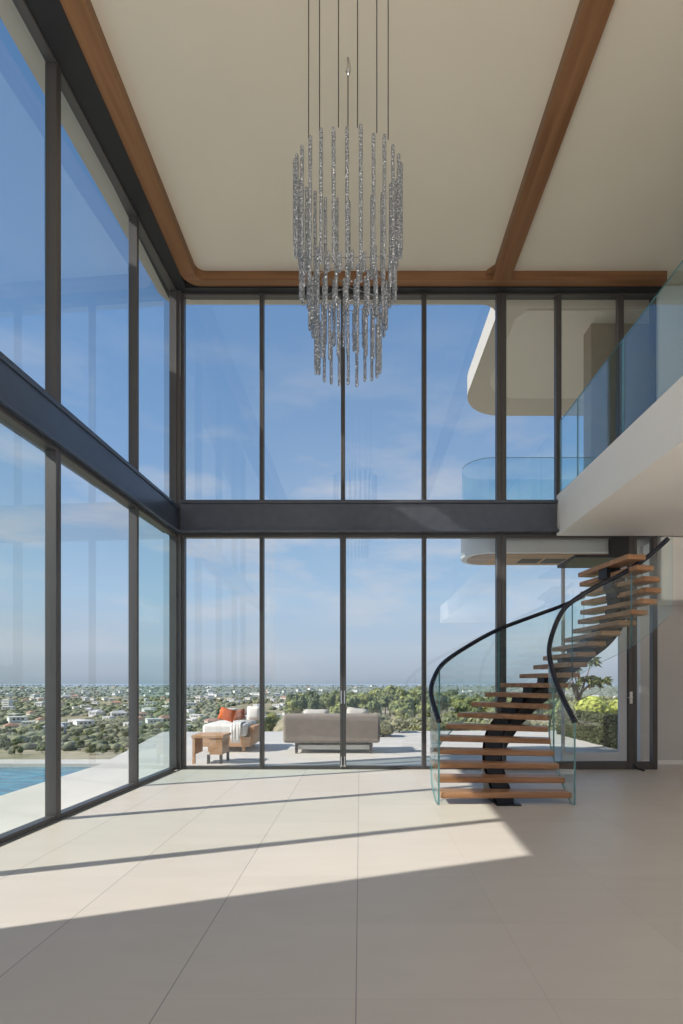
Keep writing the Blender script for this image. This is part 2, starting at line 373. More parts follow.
# spine: swept rectangle
def cen(i): return interp(INN,i)*.5+interp(OUT,i)*.5
b=MB(); rings=[]
S=[.9+.25*k for k in range(int((NT-.9)/.25)+1)]
pts=[]
for s in S:
    al=(interp(INN,s)-interp(OUT,s)).normalized(); t=Vector((-al.y,al.x)); nrm=-al
    c=cen(s)+t*.15
    z=max(.02,RISE*s-.085+.0); pts.append((c,nrm,z))
for j,(c,nrm,z) in enumerate(pts):
    top=z; bot=max(0.0,z-.30); hwid=.14
    A=c+nrm*hwid; B=c-nrm*hwid
    rings.append([(A.x,A.y,top),(B.x,B.y,top),(B.x,B.y,bot),(A.x,A.y,bot)])
vs=[v for r_ in rings for v in r_]; fs=[]
for j in range(len(rings)-1):
    for q in range(4):
        q2=(q+1)%4; fs.append((j*4+q,j*4+q2,(j+1)*4+q2,(j+1)*4+q))
fs.append((0,1,2,3)); e=(len(rings)-1)*4; fs.append((e+3,e+2,e+1,e)); b.add(vs,fs)
mesh('steel_spine',b,M_steel,st)
for i in range(1,NT+1):   # seat brackets between spine and tread
    al=(interp(INN,i)-interp(OUT,i)).normalized(); t=Vector((-al.y,al.x)); c=cen(i)+t*.15; ang=math.atan2(t.y,t.x)
    Mx=Matrix.Translation((c.x,c.y,0))@Matrix.Rotation(ang,4,'Z')
    b=MB(); b.box(-.12,.12,-.11,.11,max(0.0,RISE*i-.24),RISE*i-.075,0,Mx); mesh('tread_bracket',b,M_steel,TR[i-1])
b=MB(); b.box(1.78,2.10,6.50,6.92,0,.015); mesh('base_plate',b,M_steel,st)
b=MB(); b.box(3.64,4.78,8.45,9.23,3.72,3.77); mesh('landing_plate',b,M_steel,st)
def railz(i): return RISE*i+.95
def glass_run(T,i0,i1,off):
    n=max(2,int((i1-i0)*4)); L_=[];R_=[]
    b=MB(); rows=[]
    for k in range(n+1):
        s=i0+(i1-i0)*k/n; p=interp(T,s); t=(interp(T,s+.05)-interp(T,s-.05)).normalized(); nr=Vector((-t.y,t.x))*off
        q=p+nr*.012; r2=p-nr*.012; zb=max(0.0,RISE*s-.24); zt=min(3.94,railz(s)-.02)
        rows.append([(q.x,q.y,zb),(q.x,q.y,zt),(r2.x,r2.y,zt),(r2.x,r2.y,zb)])
    vs=[v for r_ in rows for v in r_]
    f0=[];f1=[]
    for k in range(n):
        a=k*4; c=a+4
        f0.append((a,a+1,c+1,c)); f0.append((a+2,a+3,c+3,c+2)); f1.append((a+1,a+2,c+2,c+1)); f1.append((a+3,a,c,c+3))
    f1.append((0,1,2,3)); e=n*4; f1.append((e,e+1,e+2,e+3))
    b.add(vs,f0,0); base=0
    for f in f1: b.f.append(f); b.m.append(1)
    return mesh('glass_panel',b,[M_stair,M_edge],st,smooth=False)
oc=[.9,5.5,10,14]
for a,c in zip(oc,oc[1:]): glass_run(OUR,a+.02,c-.02,1)
ic=[.9,4.8,11.8,15,18.2]
for a,c in zip(ic,ic[1:]): glass_run(INR,a+.02,c-.02,1)
def rail(T,i0,i1,drop):
    pts=[]
    n=90
    for k in range(n+1):
        s=i0+(i1-i0)*k/n; p=interp(T,s); pts.append((p.x,p.y,railz(s)))
    b=MB(); b.tube(pts,.036,10); return mesh('handrail',b,M_rail,st,smooth=True)
rail(OUR,.9,14.0,0); rail(INR,.9,17.75,0)

# ------------------------------------------------------------------ chandelier
CX,CY=-.128,5.33; CS=93.8
ch=thing('chandelier','tiered chandelier of clear crystal rods hanging on thin cables','chandelier',(CX,CY,4.9))
def rodmesh(Ln,r,seed):
    rnd=random.Random(seed); n=max(8,int(Ln/.05)); zs=[0,.006,.02]+[Ln*k/n for k in range(1,n)]+[Ln-.02,Ln-.006,Ln]
    zs=sorted(zs); pts=[(rnd.uniform(-.0012,.0012),rnd.uniform(-.0012,.0012),-z) for z in zs]; rr=[r*rnd.uniform(.93,1.05) for z in zs]
    rr[0]=r*.45; rr[1]=r*.8; rr[-2]=r*.8; rr[-1]=r*.45
    b=MB(); b.tube(pts,rr,7); return b
tiers=[(.565,.37,7.12,.95,26,.0205),(.505,.36,6.20,.50,26,.0195),(.41,.30,5.82,.46,23,.0185),(.345,.25,5.52,.59,22,.0185)]
for ti,(rx,ry,zt,Ln,cnt,rad) in enumerate(tiers):
    protos=[]
    for q in range(cnt):
        a=2*PI*(q+.5)/cnt+ti*.1
        z=zt+random.uniform(-.03,.03)
        loc=(rx*math.cos(a),ry*math.sin(a),z-4.9)
        near=max(0.0,-math.sin(a)); ext=0
        if ti==0: key=round(near*4)
        elif ti==1: key=round(near*4)
        else: key=q%4
        ln=Ln
        if ti==0: ln=.95+.40*key/4
        if ti==1:
            ln=.50-.30*key/4; loc=(loc[0],loc[1],loc[2]-.30*key/4)
        pm=dict(protos)
        if key not in pm:
            me=rodmesh(ln,rad,ti*10+q); o=mesh('glass_rod',me,M_cry,None,smooth=True); o.parent=ch; protos.append((key,o))
        else:
            o=pm[key].copy(); COL.objects.link(o); o.parent=ch
        o.location=loc; o.rotation_euler=(0,0,a)
    b=MB(); ring=[(CX+rx*math.cos(2*PI*k/40),CY+ry*math.sin(2*PI*k/40),zt-.03-(.34*max(0,-math.sin(2*PI*k/40)) if ti==1 else 0)) for k in range(41)]
    b.tube(ring,.0035,5,cap=False)
    for k in range(3 if ti==2 else 0):
        a=2*PI*k/3+.5; b.tube([(CX,CY,zt),(CX+rx*math.cos(a),CY+ry*math.sin(a),zt)],.004,5)
    if ti: mesh('ring_frame',b,M_cry,ch,smooth=True)
b=MB(); b.tube([(CX,CY,5.5),(CX,CY,8.10)],.007,6); mesh('centre_stem',b,M_cable,ch)
b=MB(); b.tube([(CX,CY,8.07),(CX,CY,8.12),(CX+.01,CY,8.18),(CX,CY,8.26)],[.008,.03,.022,.012],8); mesh('stem_finial',b,M_silver,ch,smooth=True)
for i_c,x in enumerate((308.8,319.6,338.5,357.5,376.8,388.1)):
    X=(x-360)/CS; u=max(-.98,min(.98,(X-CX)/.565)); s=-1
    Y=CY+ s*.37*math.sqrt(1-u*u); X=(x-360)/500*Y
    u=max(-.98,min(.98,(X-CX)/.565)); Y=CY+s*.37*math.sqrt(1-u*u)
    b=MB(); b.tube([(X,Y,7.12),(X,Y,9.02)],.0065,6); mesh('suspension_cable',b,M_cable,ch)

# ------------------------------------------------------------------ exterior building parts
def arc(cx,cy,r,a0,a1,n=10): return [(cx+r*math.cos(a0+(a1-a0)*k/n),cy+r*math.sin(a0+(a1-a0)*k/n)) for k in range(n+1)]
right=[(2.35,9.42),(2.35,9.78)]+arc(2.37,10.16,.38,-PI/2,0,8)[1:]+[(2.75,10.2),(2.75,12.7)]+arc(3.9,12.7,1.15,PI,PI/2,10)+[(12,13.85),(12,9.5),(5.6,9.42)]
b=MB(); b.prism(right,9.0,9.5,0,1)
M_rfasc=pri('roof_fascia_render',(.47,.45,.42),.8,noise_amt=.03)
tag(mesh('roof_overhang',b,[M_soffit,M_rfasc],kind=STRUCT),'curved roof overhang outside the upper right back windows')
inner=[(3.3,9.9),(3.15,10.1),(3.15,12.0)]+arc(4.1,12.0,.95,PI,PI/2,8)+[(11.8,12.95),(11.8,9.9)]
M_soffl=pri('soffit_panel',(.68,.62,.53),.85,noise_amt=.03,noise_scale=.5)
b=MB(); b.prism(inner,8.97,9.0,0)
tag(mesh('trim_8',b,M_soffl,kind=STRUCT),'paler inset panel under the curved roof overhang')
left=[(-3.4,-4),(-3.4,9.42),(2.35,9.42),(2.35,9.78),(-3.5,9.78)]+[(-3.72,9.70),(-3.82,9.5),(-4.0,5.55),(-5.0,6.85),(-6.1,8.3),(-7.2,8.7),(-8.3,8.5),(-8.9,7.6),(-8.9,-4)]  # roof edge, widened by an added out-of-view canopy that blocks the sun
b=MB(); b.prism(left,9.0,9.4,0,1)
tag(mesh('roof_edge_added_canopy',b,[M_soffit,M_fascia],kind=STRUCT),'roof edge with an added sun-blocking canopy outside the left glazing')
b=MB(); b.box(4.74,9.0,10.25,10.6,5.0,9.0)  # brown block added in place of a dark reflection in the panes
tag(mesh('reflection_block',b,M_extbrown,kind=STRUCT),'brown block standing in for a reflection in the upper right panes')
b=MB(); b.box(5.42,9.2,10.15,10.35,-.03,4.0)
tag(mesh('wall_terrace',b,M_fascia,kind=STRUCT),'white outside wall seen through the narrow panel beside the door')
# balcony
def bal_out(x0,r,yc,n=16): return [(9.0,yc-r)]+[(x0+r-r*math.sin(PI*k/n),yc-r*math.cos(PI*k/n)) for k in range(n+1)]+[(9.0,yc+r)]
ou=bal_out(2.12,.55,10.45); inn=bal_out(2.24,.43,10.45)
b=MB(); b.prism(ou,4.19,5.02,0); b.prism(inn,4.17,4.19,1)
for x in (3.35,3.85,4.35): b.box(x,x+.42,10.35,10.7,4.16,4.175,2)
tag(mesh('balcony_slab',b,[M_fascia,M_woodsof,M_black],kind=STRUCT),'rounded white balcony slab with wood underside outside the right windows')
bb=thing('balcony_balustrade','rounded glass balustrade on the outside balcony','balustrade',(2.5,10,5.02))
def gl_path(pts,z0,z1):
    b=MB()
    for a,c in zip(pts,pts[1:]): b.quad((*a,z0),(*c,z0),(*c,z1),(*a,z1),0)
    return b
pp=bal_out(2.14,.52,10.45); pp=[(9.0,pp[0][1]),(4.2,pp[0][1])]+pp[1:]
for a,c in ((0,2),(1,11),(10,len(pp))): mesh('glass_panel',gl_path(pp[a:c],5.02,6.07),M_bal_out,bb)
b=MB(); b.tube([(*p,6.075) for p in pp[:11]],.006,6); mesh('top_edge',b,M_edge,bb)

# terrace, pool
ter=MB()
Z=-.03
ter.prism([(-5.2,-12),(14,-12),(14,17.4),(-6.6,16.7),(-5.33,10.67),(-5.2,10.1)],-.5,Z)
ter.prism([(-16,10.1),(-5.2,10.1),(-5.33,10.67),(-16,10.67)],-.5,Z)
ter.prism([(-16,-12),(-5.2,-12),(-5.2,1.0),(-16,1.0)],-.5,Z)
tag(mesh('terrace',ter,M_stone,kind=STRUCT),'pale stone terrace and pool coping outside the glazing')
b=MB(); b.quad((-16,1.0,-.10),(-5.2,1.0,-.10),(-5.2,10.1,-.10),(-16,10.1,-.10)); b.box(-16,-5.2,1.0,10.1,-1.2,-1.1)
o=mesh('pool_water',b,M_water); tag(o,'blue rippled swimming pool water at the lower left','pool water',kind='stuff')

# ------------------------------------------------------------------ terrace furniture
M_uph=pri('taupe_upholstery',(.225,.19,.16),.9,noise_amt=.08,noise_scale=6,bump=.3,bump_scale=120)
M_cushw=pri('white_cushion_fabric',(.78,.75,.70),.9,noise_amt=.03,bump=.3,bump_scale=90)
M_orange=pri('orange_fabric',(.62,.13,.03),.9,noise_amt=.12,bump=.3,bump_scale=90)
M_rust=pri('rust_brown_fabric',(.25,.10,.06),.9,noise_amt=.12,bump=.3,bump_scale=90)
M_teak=wood('teak',(.42,.24,.13),(.58,.36,.21),0,8,.6)
M_plinth=pri('white_plinth',(.62,.61,.58),.6,noise_amt=.02)
M_greyc=pri('grey_cushion_fabric',(.50,.47,.43),.9,noise_amt=.05,bump=.3,bump_scale=90)
M_dark=pri('dark_leg',(.06,.05,.05),.5)
sf=thing('outdoor_sofa','long taupe upholstered sofa seen from behind on the terrace','sofa',(-.65,12.0,Z))
b=MB(); b.box(-1.77,.46,11.45,11.75,.22,.89); mesh('backrest',b,M_uph,sf,bevel=.07,seg=4)
b=MB(); b.box(-1.75,.44,11.75,12.5,.22,.50); mesh('seat',b,M_uph,sf,bevel=.05,seg=3)
for x in (-1.77,.20):
    b=MB(); b.box(x,x+.26,11.74,12.5,.22,.70); mesh('arm',b,M_uph,sf,bevel=.06,seg=3)
b=MB(); b.box(-1.5,.3,11.6,12.4,.06,.16); mesh('plinth',b,M_plinth,sf)
for x in (-1.5,.22):
    for y in (11.55,12.3):
        b=MB(); b.box(x,x+.06,y,y+.06,Z,.22); mesh('leg',b,M_dark,sf)
def pillow(name,c,w,h,t,rot,mat,label):
    b=MB(); n=8; vs=[];fs=[]
    R_=Matrix.Translation(c)@rot
    for side in (1,-1):
        for i in range(n+1):
            for j in range(n+1):
                u=i/n*2-1; v=j/n*2-1
                k=(1-u**4)*(1-v**4)
                pinch=1-.07*(abs(u*v))**.5*0+.04*(abs(u)*abs(v))
                vs.append(R_@Vector((u*w/2*pinch*(1-.06*(1-v*v)*0),side*t/2*k**.6,v*h/2*pinch)))
    N1=(n+1)**2
    for sd in (0,1):
        for i in range(n):
            for j in range(n):
                a=sd*N1+i*(n+1)+j; fs.append((a,a+1,a+n+2,a+n+1))
    b.add(vs,fs); o=mesh(name,b,mat,None,smooth=True)
    bm=bmesh.new(); bm.from_mesh(o.data); bmesh.ops.remove_doubles(bm,verts=bm.verts,dist=.001); bmesh.ops.recalc_face_normals(bm,faces=bm.faces); bm.to_mesh(o.data); bm.free()
    tag(o,label,'pillow'); return o
RX=lambda a: Matrix.Rotation(a,4,'X'); RY=lambda a: Matrix.Rotation(a,4,'Y'); RZ=lambda a: Matrix.Rotation(a,4,'Z')
pillow('pillow',(-1.05,11.97,.76),.6,.42,.18,RX(-.2),M_greyc,'grey pillow peeking over the left half of the sofa back')
pillow('pillow',(-.08,11.97,.78),.5,.44,.18,RX(-.2)@RY(.12),M_greyc,'grey pillow peeking over the right end of the sofa back')
# lounge seat
ls=thing('lounge_seat','low teak lounge seat with thick white cushion, left of the sofa','lounge seat',(-3.1,12.2,Z))
b=MB(); b.box(-3.72,-2.58,11.75,13.1,.10,.33); mesh('base',b,M_teak,ls,bevel=.01,seg=1)
b=MB(); b.box(-2.66,-2.52,11.95,13.1,.18,.56); mesh('side_panel',b,M_teak,ls,bevel=.01,seg=1)
b=MB(); b.box(-3.70,-2.68,11.72,12.35,.335,.63); b.box(-3.70,-2.68,12.36,13.08,.335,.63); mesh('cushion',b,M_cushw,ls,bevel=.07,seg=4)
for x in (-3.6,-2.8):
    for y in (11.85,12.9):
        b=MB(); b.box(x,x+.07,y,y+.07,Z,.10); mesh('leg',b,M_teak,ls)
pillow('pillow',(-3.25,12.22,.83),.36,.30,.15,RZ(.3)@RX(-.35)@RY(.3),M_orange,'orange pillow standing on the lounge seat')
pillow('pillow',(-3.06,12.66,.80),.30,.27,.15,RZ(-.2)@RX(-.3)@RY(-.2),M_rust,'rust brown pillow behind the orange one on the lounge seat')
pillow('pillow',(-2.68,12.62,.835),.34,.36,.16,RX(-.2),M_cushw,'white pillow at the right end of the lounge seat')
# throw
b=MB(); n=10; vs=[];fs=[]
prof=[(12.3,.662),(12.0,.665),(11.78,.662),(11.685,.63),(11.66,.5),(11.655,.34),(11.66,.2)]
for i in range(n+1):
    x=-3.02+.22*i/n
    for j,(y,z) in enumerate(prof): vs.append((x+.01*math.sin(j*1.3+i),y-.012*math.sin(i*1.9),z+ (.006*math.sin(i*2.1) if j<3 else 0)))
m_=len(prof)
for i in range(n):
    for j in range(m_-1): a=i*m_+j; fs.append((a,a+1,a+m_+1,a+m_))
b.add(vs,fs); o=mesh('throw_blanket',b,M_cushw,None,smooth=True); o.modifiers.new('s','SOLIDIFY').thickness=.012
tag(o,'white throw draped over the front edge of the lounge seat','throw')
# side table
tb=thing('side_table','square teak side table near the glass at the left corner','side table',(-3.1,10.1,Z))
b=MB(); b.box(-3.36,-2.72,9.95,10.55,.50,.56); mesh('table_top',b,M_teak,tb,bevel=.006,seg=1)
for q in ((-3.0,-2.75,9.97,10.0),(-3.33,-3.30,9.98,10.5),(-2.78,-2.75,10.0,10.5)):
    b=MB(); b.box(*q,.17,.50); mesh('side_panel',b,M_teak,tb)
for x in (-3.34,-3.05,-2.80):
    b=MB(); b.box(x,x+.05,9.96,10.01,Z,.50 if x<-3.1 else .17); mesh('leg',b,M_teak if x<-3.1 else M_dark,tb)
b=MB(); b.box(-2.80,-2.75,10.48,10.53,Z,.17); mesh('leg',b,M_dark,tb)

# ------------------------------------------------------------------ vegetation + landscape
def leafmat(name,c,amt=.35,rough=.7):
    m=pri(name,c,rough,noise_amt=amt,noise_scale=1.3,spec=.25); return m
G=[leafmat('foliage_olive',(.190,.205,.085)),leafmat('foliage_mid',(.150,.180,.075)),leafmat('foliage_dark',(.095,.115,.055)),leafmat('foliage_lime',(.27,.29,.09)),leafmat('foliage_pale',(.27,.26,.15))]
M_bark=pri('bark',(.14,.105,.075),.9,noise_amt=.2)
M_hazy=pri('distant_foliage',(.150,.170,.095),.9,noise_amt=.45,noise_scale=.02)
def crown(rx,ry,rz,zc,nl,ls,seed,lumps=9):
    rnd=random.Random(seed); b=MB()
    cs=[]
    for k in range(lumps):
        a=rnd.uniform(0,2*PI); e=rnd.uniform(-.5,1); r=rnd.uniform(.25,.62)
        cs.append((Vector((math.cos(a)*r*rx,math.sin(a)*r*ry,zc+e*.55*rz)),rnd.uniform(.42,.62)))
    # inner mass
    for c,s in cs:
        bm=bmesh.new(); bmesh.ops.create_icosphere(bm,subdivisions=2,radius=1)
        vs=[]
        for v in bm.verts:
            q=v.co.copy(); k=.80+.28*noise.noise(q*2.1+Vector((seed,c.x,c.z)))
            vs.append(c+Vector((q.x*rx*s*k,q.y*ry*s*k,q.z*rz*s*k)))
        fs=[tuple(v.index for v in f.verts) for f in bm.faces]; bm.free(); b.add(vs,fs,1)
    for k in range(nl):
        c,s=cs[k%lumps]; d=Vector((rnd.gauss(0,1),rnd.gauss(0,1),rnd.gauss(0,1))).normalized()
        p=c+Vector((d.x*rx,d.y*ry,d.z*rz))*s*rnd.uniform(.78,1.05)
        t=d.cross(Vector((rnd.gauss(0,1),rnd.gauss(0,1),rnd.gauss(0,1)))).normalized(); u=(d*rnd.uniform(-.6,.6)+t.cross(d)).normalized()
        l=ls*rnd.uniform(.6,1.3); w=l*.5
        b.quad(p-t*l,p+u*w,p+t*l,p-u*w,0)
    return b
def tree_proto(kind,seed,mats,R_,Hh,nl,ls):
    root=empty(kind)
    b=crown(R_,R_,Hh*.42,Hh*.58,nl,ls,seed); mesh('crown',b,mats,root)
    t=MB(); t.tube([(0,0,-.5),(.05,0,Hh*.3),(0,.05,Hh*.6)],[.16*Hh/6,.12*Hh/6,.06*Hh/6],7); mesh('trunk',t,M_bark,root,smooth=True)
    return root
def prof(T,r):
    for (a,za),(c,zc) in zip(T,T[1:]):
        if r<=c: return za+(zc-za)*(r-a)/(c-a)
    return T[-1][1]
TL_=[(0,-.8),(10,-1.2),(20,-3),(60,-11),(150,-26),(300,-40),(600,-45),(20000,-46)]
TR_=[(0,-.8),(10,-.9),(17,-1.5),(30,-2.6),(60,-4.3),(120,-5.6),(170,-7.5),(260,-20),(420,-40),(700,-45),(20000,-46)]
def gz(x,y):
    r=math.hypot(x*.6,y); q=x/max(y,5.0); t=min(1,max(0,(q+.31)/.20)); t=t*t*(3-2*t)
    return prof(TL_,r)*(1-t)+prof(TR_,r)*t
def ground(x,y):
    r=math.hypot(x,y); return gz(x,y)+ min(1.0,max(0,(r-20)/60))*.9*noise.noise(Vector((x*.03,y*.03,0)))+min(1.5,max(0,(r-200)/400))*1.2*noise.noise(Vector((x*.006,y*.006,3)))
b=MB()
ysr=[-30,-10,0,6,10,14,18,22,27,33,40,50,62,78,95,115,140,170,210,260,300,330,370,420,480,540,600,700,800,900,1200,1700,2500,4000,6600,9000,15000,30000]
us=[k/24*2-1 for k in range(49)]; us=[(-1+2*k/60) for k in range(61)]
for y in ysr:
    w=30+abs(y)*1.3
    for u in us:
        x=u*w; z=ground(x,max(y,0))
        if y<20 and -8<x<15: z=min(z,-1.2)
        b.v.append((x,y,z))
nu=len(us)
for j in range(len(ysr)-1):
    for i in range(nu-1): b.f.append((j*nu+i,j*nu+i+1,(j+1)*nu+i+1,(j+1)*nu+i)); b.m.append(0)
M_farl=pri('far_hazy_plain',(.22,.245,.19),1,noise_amt=.12,noise_scale=.004); M_farhaze=pri('far_blue_haze_plain',(.27,.33,.37),1,noise_amt=.03,noise_scale=.001)  # aerial haze put into the ground colours, bluer with distance
M_land,nt,N,L,p=nodes('valley_ground'); p.inputs['Roughness'].default_value=1; p.inputs['Specular IOR Level'].default_value=.1
tc=N.new('ShaderNodeTexCoord'); t=N.new('ShaderNodeTexNoise'); t.inputs['Scale'].default_value=.05; t.inputs['Detail'].default_value=12; t.inputs['Roughness'].default_value=.75
L.new(tc.outputs['Object'],t.inputs['Vector'])
r=N.new('ShaderNodeValToRGB'); cr=r.color_ramp; cr.elements[0].position=.36; cr.elements[0].color=(.19,.19,.10,1); cr.elements[1].position=.66; cr.elements[1].color=(.46,.38,.28,1)
e=cr.elements.new(.5); e.color=(.32,.28,.18,1)
L.new(t.outputs['Fac'],r.inputs['Fac']); L.new(r.outputs['Color'],p.inputs['Base Color'])
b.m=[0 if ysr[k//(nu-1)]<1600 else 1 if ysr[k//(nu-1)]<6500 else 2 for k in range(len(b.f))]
o=mesh('ground',b,[M_land,M_farl,M_farhaze],None,smooth=True,kind=STRUCT); tag(o,'brown and olive hillside and valley floor beyond the terrace')

GRID={}
def free(x,y,r):
    c=30
    for i in range(int((x-r-20)//c),int((x+r+20)//c)+1):
        for j in range(int((y-r-20)//c),int((y+r+20)//c)+1):
            for (a,b_,q) in GRID.get((i,j),()):
                if (a-x)**2+(b_-y)**2<(r+q)**2: return False
    return True
def occupy(x,y,r): GRID.setdefault((int(x//30),int(y//30)),[]).append((x,y,r))
# houses
HW=[pri('house_white',(.78,.76,.72),.8,noise_amt=.03),pri('house_cream',(.68,.60,.50),.8,noise_amt=.03),pri('house_grey',(.55,.55,.55),.8,noise_amt=.03)]
HR=[pri('roof_tile_red',(.40,.22,.16),.9,noise_amt=.1),pri('roof_grey',(.48,.47,.46),.9,noise_amt=.06),pri('roof_pale',(.74,.72,.69),.9,noise_amt=.03)]
M_win=pri('house_window',(.06,.07,.09),.2,noise_amt=.1)
def house_proto(kind):
    r_=empty('house')
    w,dp,h=(7,5,3.2)
    b=MB(); b.box(-w,w,-dp,dp,-2,h); 
    wo_=mesh('wall',b,HW[kind],r_)
    b=MB()
    if kind==0: b.box(-w-.4,w+.4,-dp-.4,dp+.4,h,h+.5)
    else:
        x,y=w+.6,dp+.6; b.add([(-x,-y,h),(x,-y,h),(x,y,h),(-x,y,h),(-x*.55,0,h+2.6),(x*.55,0,h+2.6)],[(0,1,5,4),(2,3,4,5),(1,2,5),(3,0,4),(3,2,1,0)])
    mesh('roof',b,HR[(2,0,1)[kind]],r_)
    for x in (-4.6,-1.2,2.2):
        b=MB(); b.box(x,x+2,-dp-.06,-dp,.8,2.2); mesh('window',b,M_win,wo_)
    return r_
hp=[house_proto(k) for k in range(3)]; hu=[0,0,0]
hl=['small white flat-roofed house far off among the valley trees','small cream house with red roof far off among the valley trees','small grey-roofed house far off among the valley trees']
hg=['white houses in the valley','red-roofed houses in the valley','grey-roofed houses in the valley']
rnd=random.Random(11)
for q in range(270):
    k=rnd.choice((0,0,0,1,2)); y_=rnd.uniform(687,735) if q%3 else rnd.uniform(686,705); d=46.5*500/(y_-683); px=rnd.uniform(0,345) if q%5 else rnd.uniform(345,620)
    x=(px-360)/500*d
    s=rnd.uniform(.6,1.1)*(1+d/3500)
    if not free(x,d,9.4*s): continue
    occupy(x,d,9.4*s)
    o=hp[k] if hu[k]==0 else dup(hp[k]); hu[k]+=1
    o.location=(x,d,ground(x,d)+1.5+ d/1500*2.0); o.scale=(s,s,s); o.rotation_euler=(0,0,rnd.uniform(-.9,.9))
    tag(o,hl[k],'house',hg[k])
tw=thing('tower_block','white tower block standing above the trees at the far left','building',(-638,906,-46))
x0=(2.5-360)/500*900; x1=(8.5-360)/500*900; zt=H+(683-699)/500*900
b=MB(); b.box(x0,x1,900,912,-47,zt); mesh('wall',b,HW[0],tw)
b=MB()
for k in range(4): b.box(x0+1.5,x1-1.5,899.9,900,zt-3-4*k-1.2,zt-3-4*k)
mesh('window',b,M_win,tw)

occupy((x0+x1)/2,906,11)
protos=[('hillside_tree','round olive-green tree on the hillside beyond the terrace','olive-green trees on the hillside',tree_proto('hillside_tree',1,[G[0],G[1]],2.6,5.5,700,.34)),
        ('hillside_tree','dark green tree on the hillside beyond the terrace','dark green trees on the hillside',tree_proto('hillside_tree',2,[G[1],G[2]],2.4,6.2,700,.34)),
        ('hillside_tree','yellow-green tree on the hillside beyond the terrace','yellow-green trees on the hillside',tree_proto('hillside_tree',3,[G[3],G[0]],2.5,5.2,700,.34)),
        ('hillside_bush','pale green low bush on the slope below the terrace','pale bushes on the slope',tree_proto('hillside_bush',4,[G[4],G[0]],1.5,2.0,500,.2))]
used=[0]*4
spots=[]
rnd=random.Random(21)
def place(k,x,y,s):
    nm,lab,grp,pr=protos[k]
    r_=(1.7 if k==3 else 2.75)*s
    if not free(x,y,r_): return
    occupy(x,y,r_)
    o=pr if used[k]==0 else dup(pr)
    used[k]+=1
    z=ground(x,y)-.1
    o.location=(x,y,z); o.scale=(s,s,s*rnd.uniform(.85,1.15)); o.rotation_euler=(0,0,rnd.uniform(0,6.28))
    tag(o,lab,'bush' if k==3 else 'tree',grp)
# dense grove right of centre
for k in range(520):
    d=rnd.uniform(62,175); px=rnd.uniform(325,650)
    place(rnd.choice((0,0,1,2,2)),(px-360)/500*d,d,(.78+(d-62)/110*.45)*rnd.uniform(.75,1.15)*(1 if px<450 else .72))
for k in range(45):
    d=rnd.uniform(80,165); px=rnd.uniform(255,345)
    place(rnd.choice((0,1,1,2)),(px-360)/500*d,d,(.7+(d-80)/110*.3)*rnd.uniform(.75,1.1))
# left valley: nearest trees on the foot of the slope
for k in range(210):
    d=rnd.uniform(285,480); px=rnd.uniform(-5,300)
    place(rnd.choice((0,0,1,1,2)),(px-360)/500*d,d,rnd.uniform(.55,1.15))
for k in range(230):
    d=rnd.uniform(24,64); px=rnd.uniform(345,640)
    place(3,(px-360)/500*d,d,rnd.uniform(.6,1.15)*(1 if d>34 else .65))
for k in range(30):
    d=rnd.uniform(24,40); px=rnd.uniform(395,560); place(3,(px-360)/500*d,d,rnd.uniform(.9,1.2))
for k in range(70):
    d=rnd.uniform(285,420); px=rnd.uniform(0,330); place(3,(px-360)/500*d,d,rnd.uniform(.9,1.7))
# distant tree cover: one uncountable mass
b=MB(); rnd=random.Random(5)
bm=bmesh.new(); bmesh.ops.create_icosphere(bm,subdivisions=1,radius=1); IV=[v.co.copy() for v in bm.verts]; IF=[tuple(v.index for v in f.verts) for f in bm.faces]; bm.free()
VAR=[]
for q in range(8):
    VAR.append([Vector((v.x*1.2,v.y*1.2,v.z))*(1+.30*noise.noise(v*2.4+Vector((q*7.3,0,0)))) for v in IV])
cnt=0
while cnt<11000:
    y_=rnd.uniform(684.2,752); d=max(330,min(9000,46.5*500/(y_-683))); d*=rnd.uniform(.9,1.1); px=rnd.uniform(-25,700)
    x=(px-360)/500*d
    dens=noise.noise(Vector((x*.009,d*.0035,1.7)))
    if dens<-.20: continue
    s=rnd.uniform(1.9,4.0)*(1+d/2600); z=ground(x,d)
    sq=rnd.uniform(.65,.95)*(1 if d<1200 else .7)
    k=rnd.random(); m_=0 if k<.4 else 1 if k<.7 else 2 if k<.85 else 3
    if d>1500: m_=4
    if not free(x,d,s*1.45): continue
    cnt+=1
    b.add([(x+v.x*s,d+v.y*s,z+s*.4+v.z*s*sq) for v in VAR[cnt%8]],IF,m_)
HZ=[pri('valley_foliage_a',(.205,.210,.120),.9,noise_amt=.4,noise_scale=.15),pri('valley_foliage_b',(.165,.175,.100),.9,noise_amt=.4,noise_scale=.15),pri('valley_foliage_c',(.115,.125,.075),.9,noise_amt=.4,noise_scale=.15),pri('valley_foliage_d',(.25,.25,.15),.9,noise_amt=.4,noise_scale=.15),pri('far_hazy_foliage',(.20,.22,.17),.9,noise_amt=.3,noise_scale=.01)]  # last colour has distance haze mixed in, for the farthest treetops
o=mesh('distant_treetops',b,HZ,None,smooth=True); tag(o,'mass of hazy treetops covering the valley up to the horizon','trees',kind='stuff')
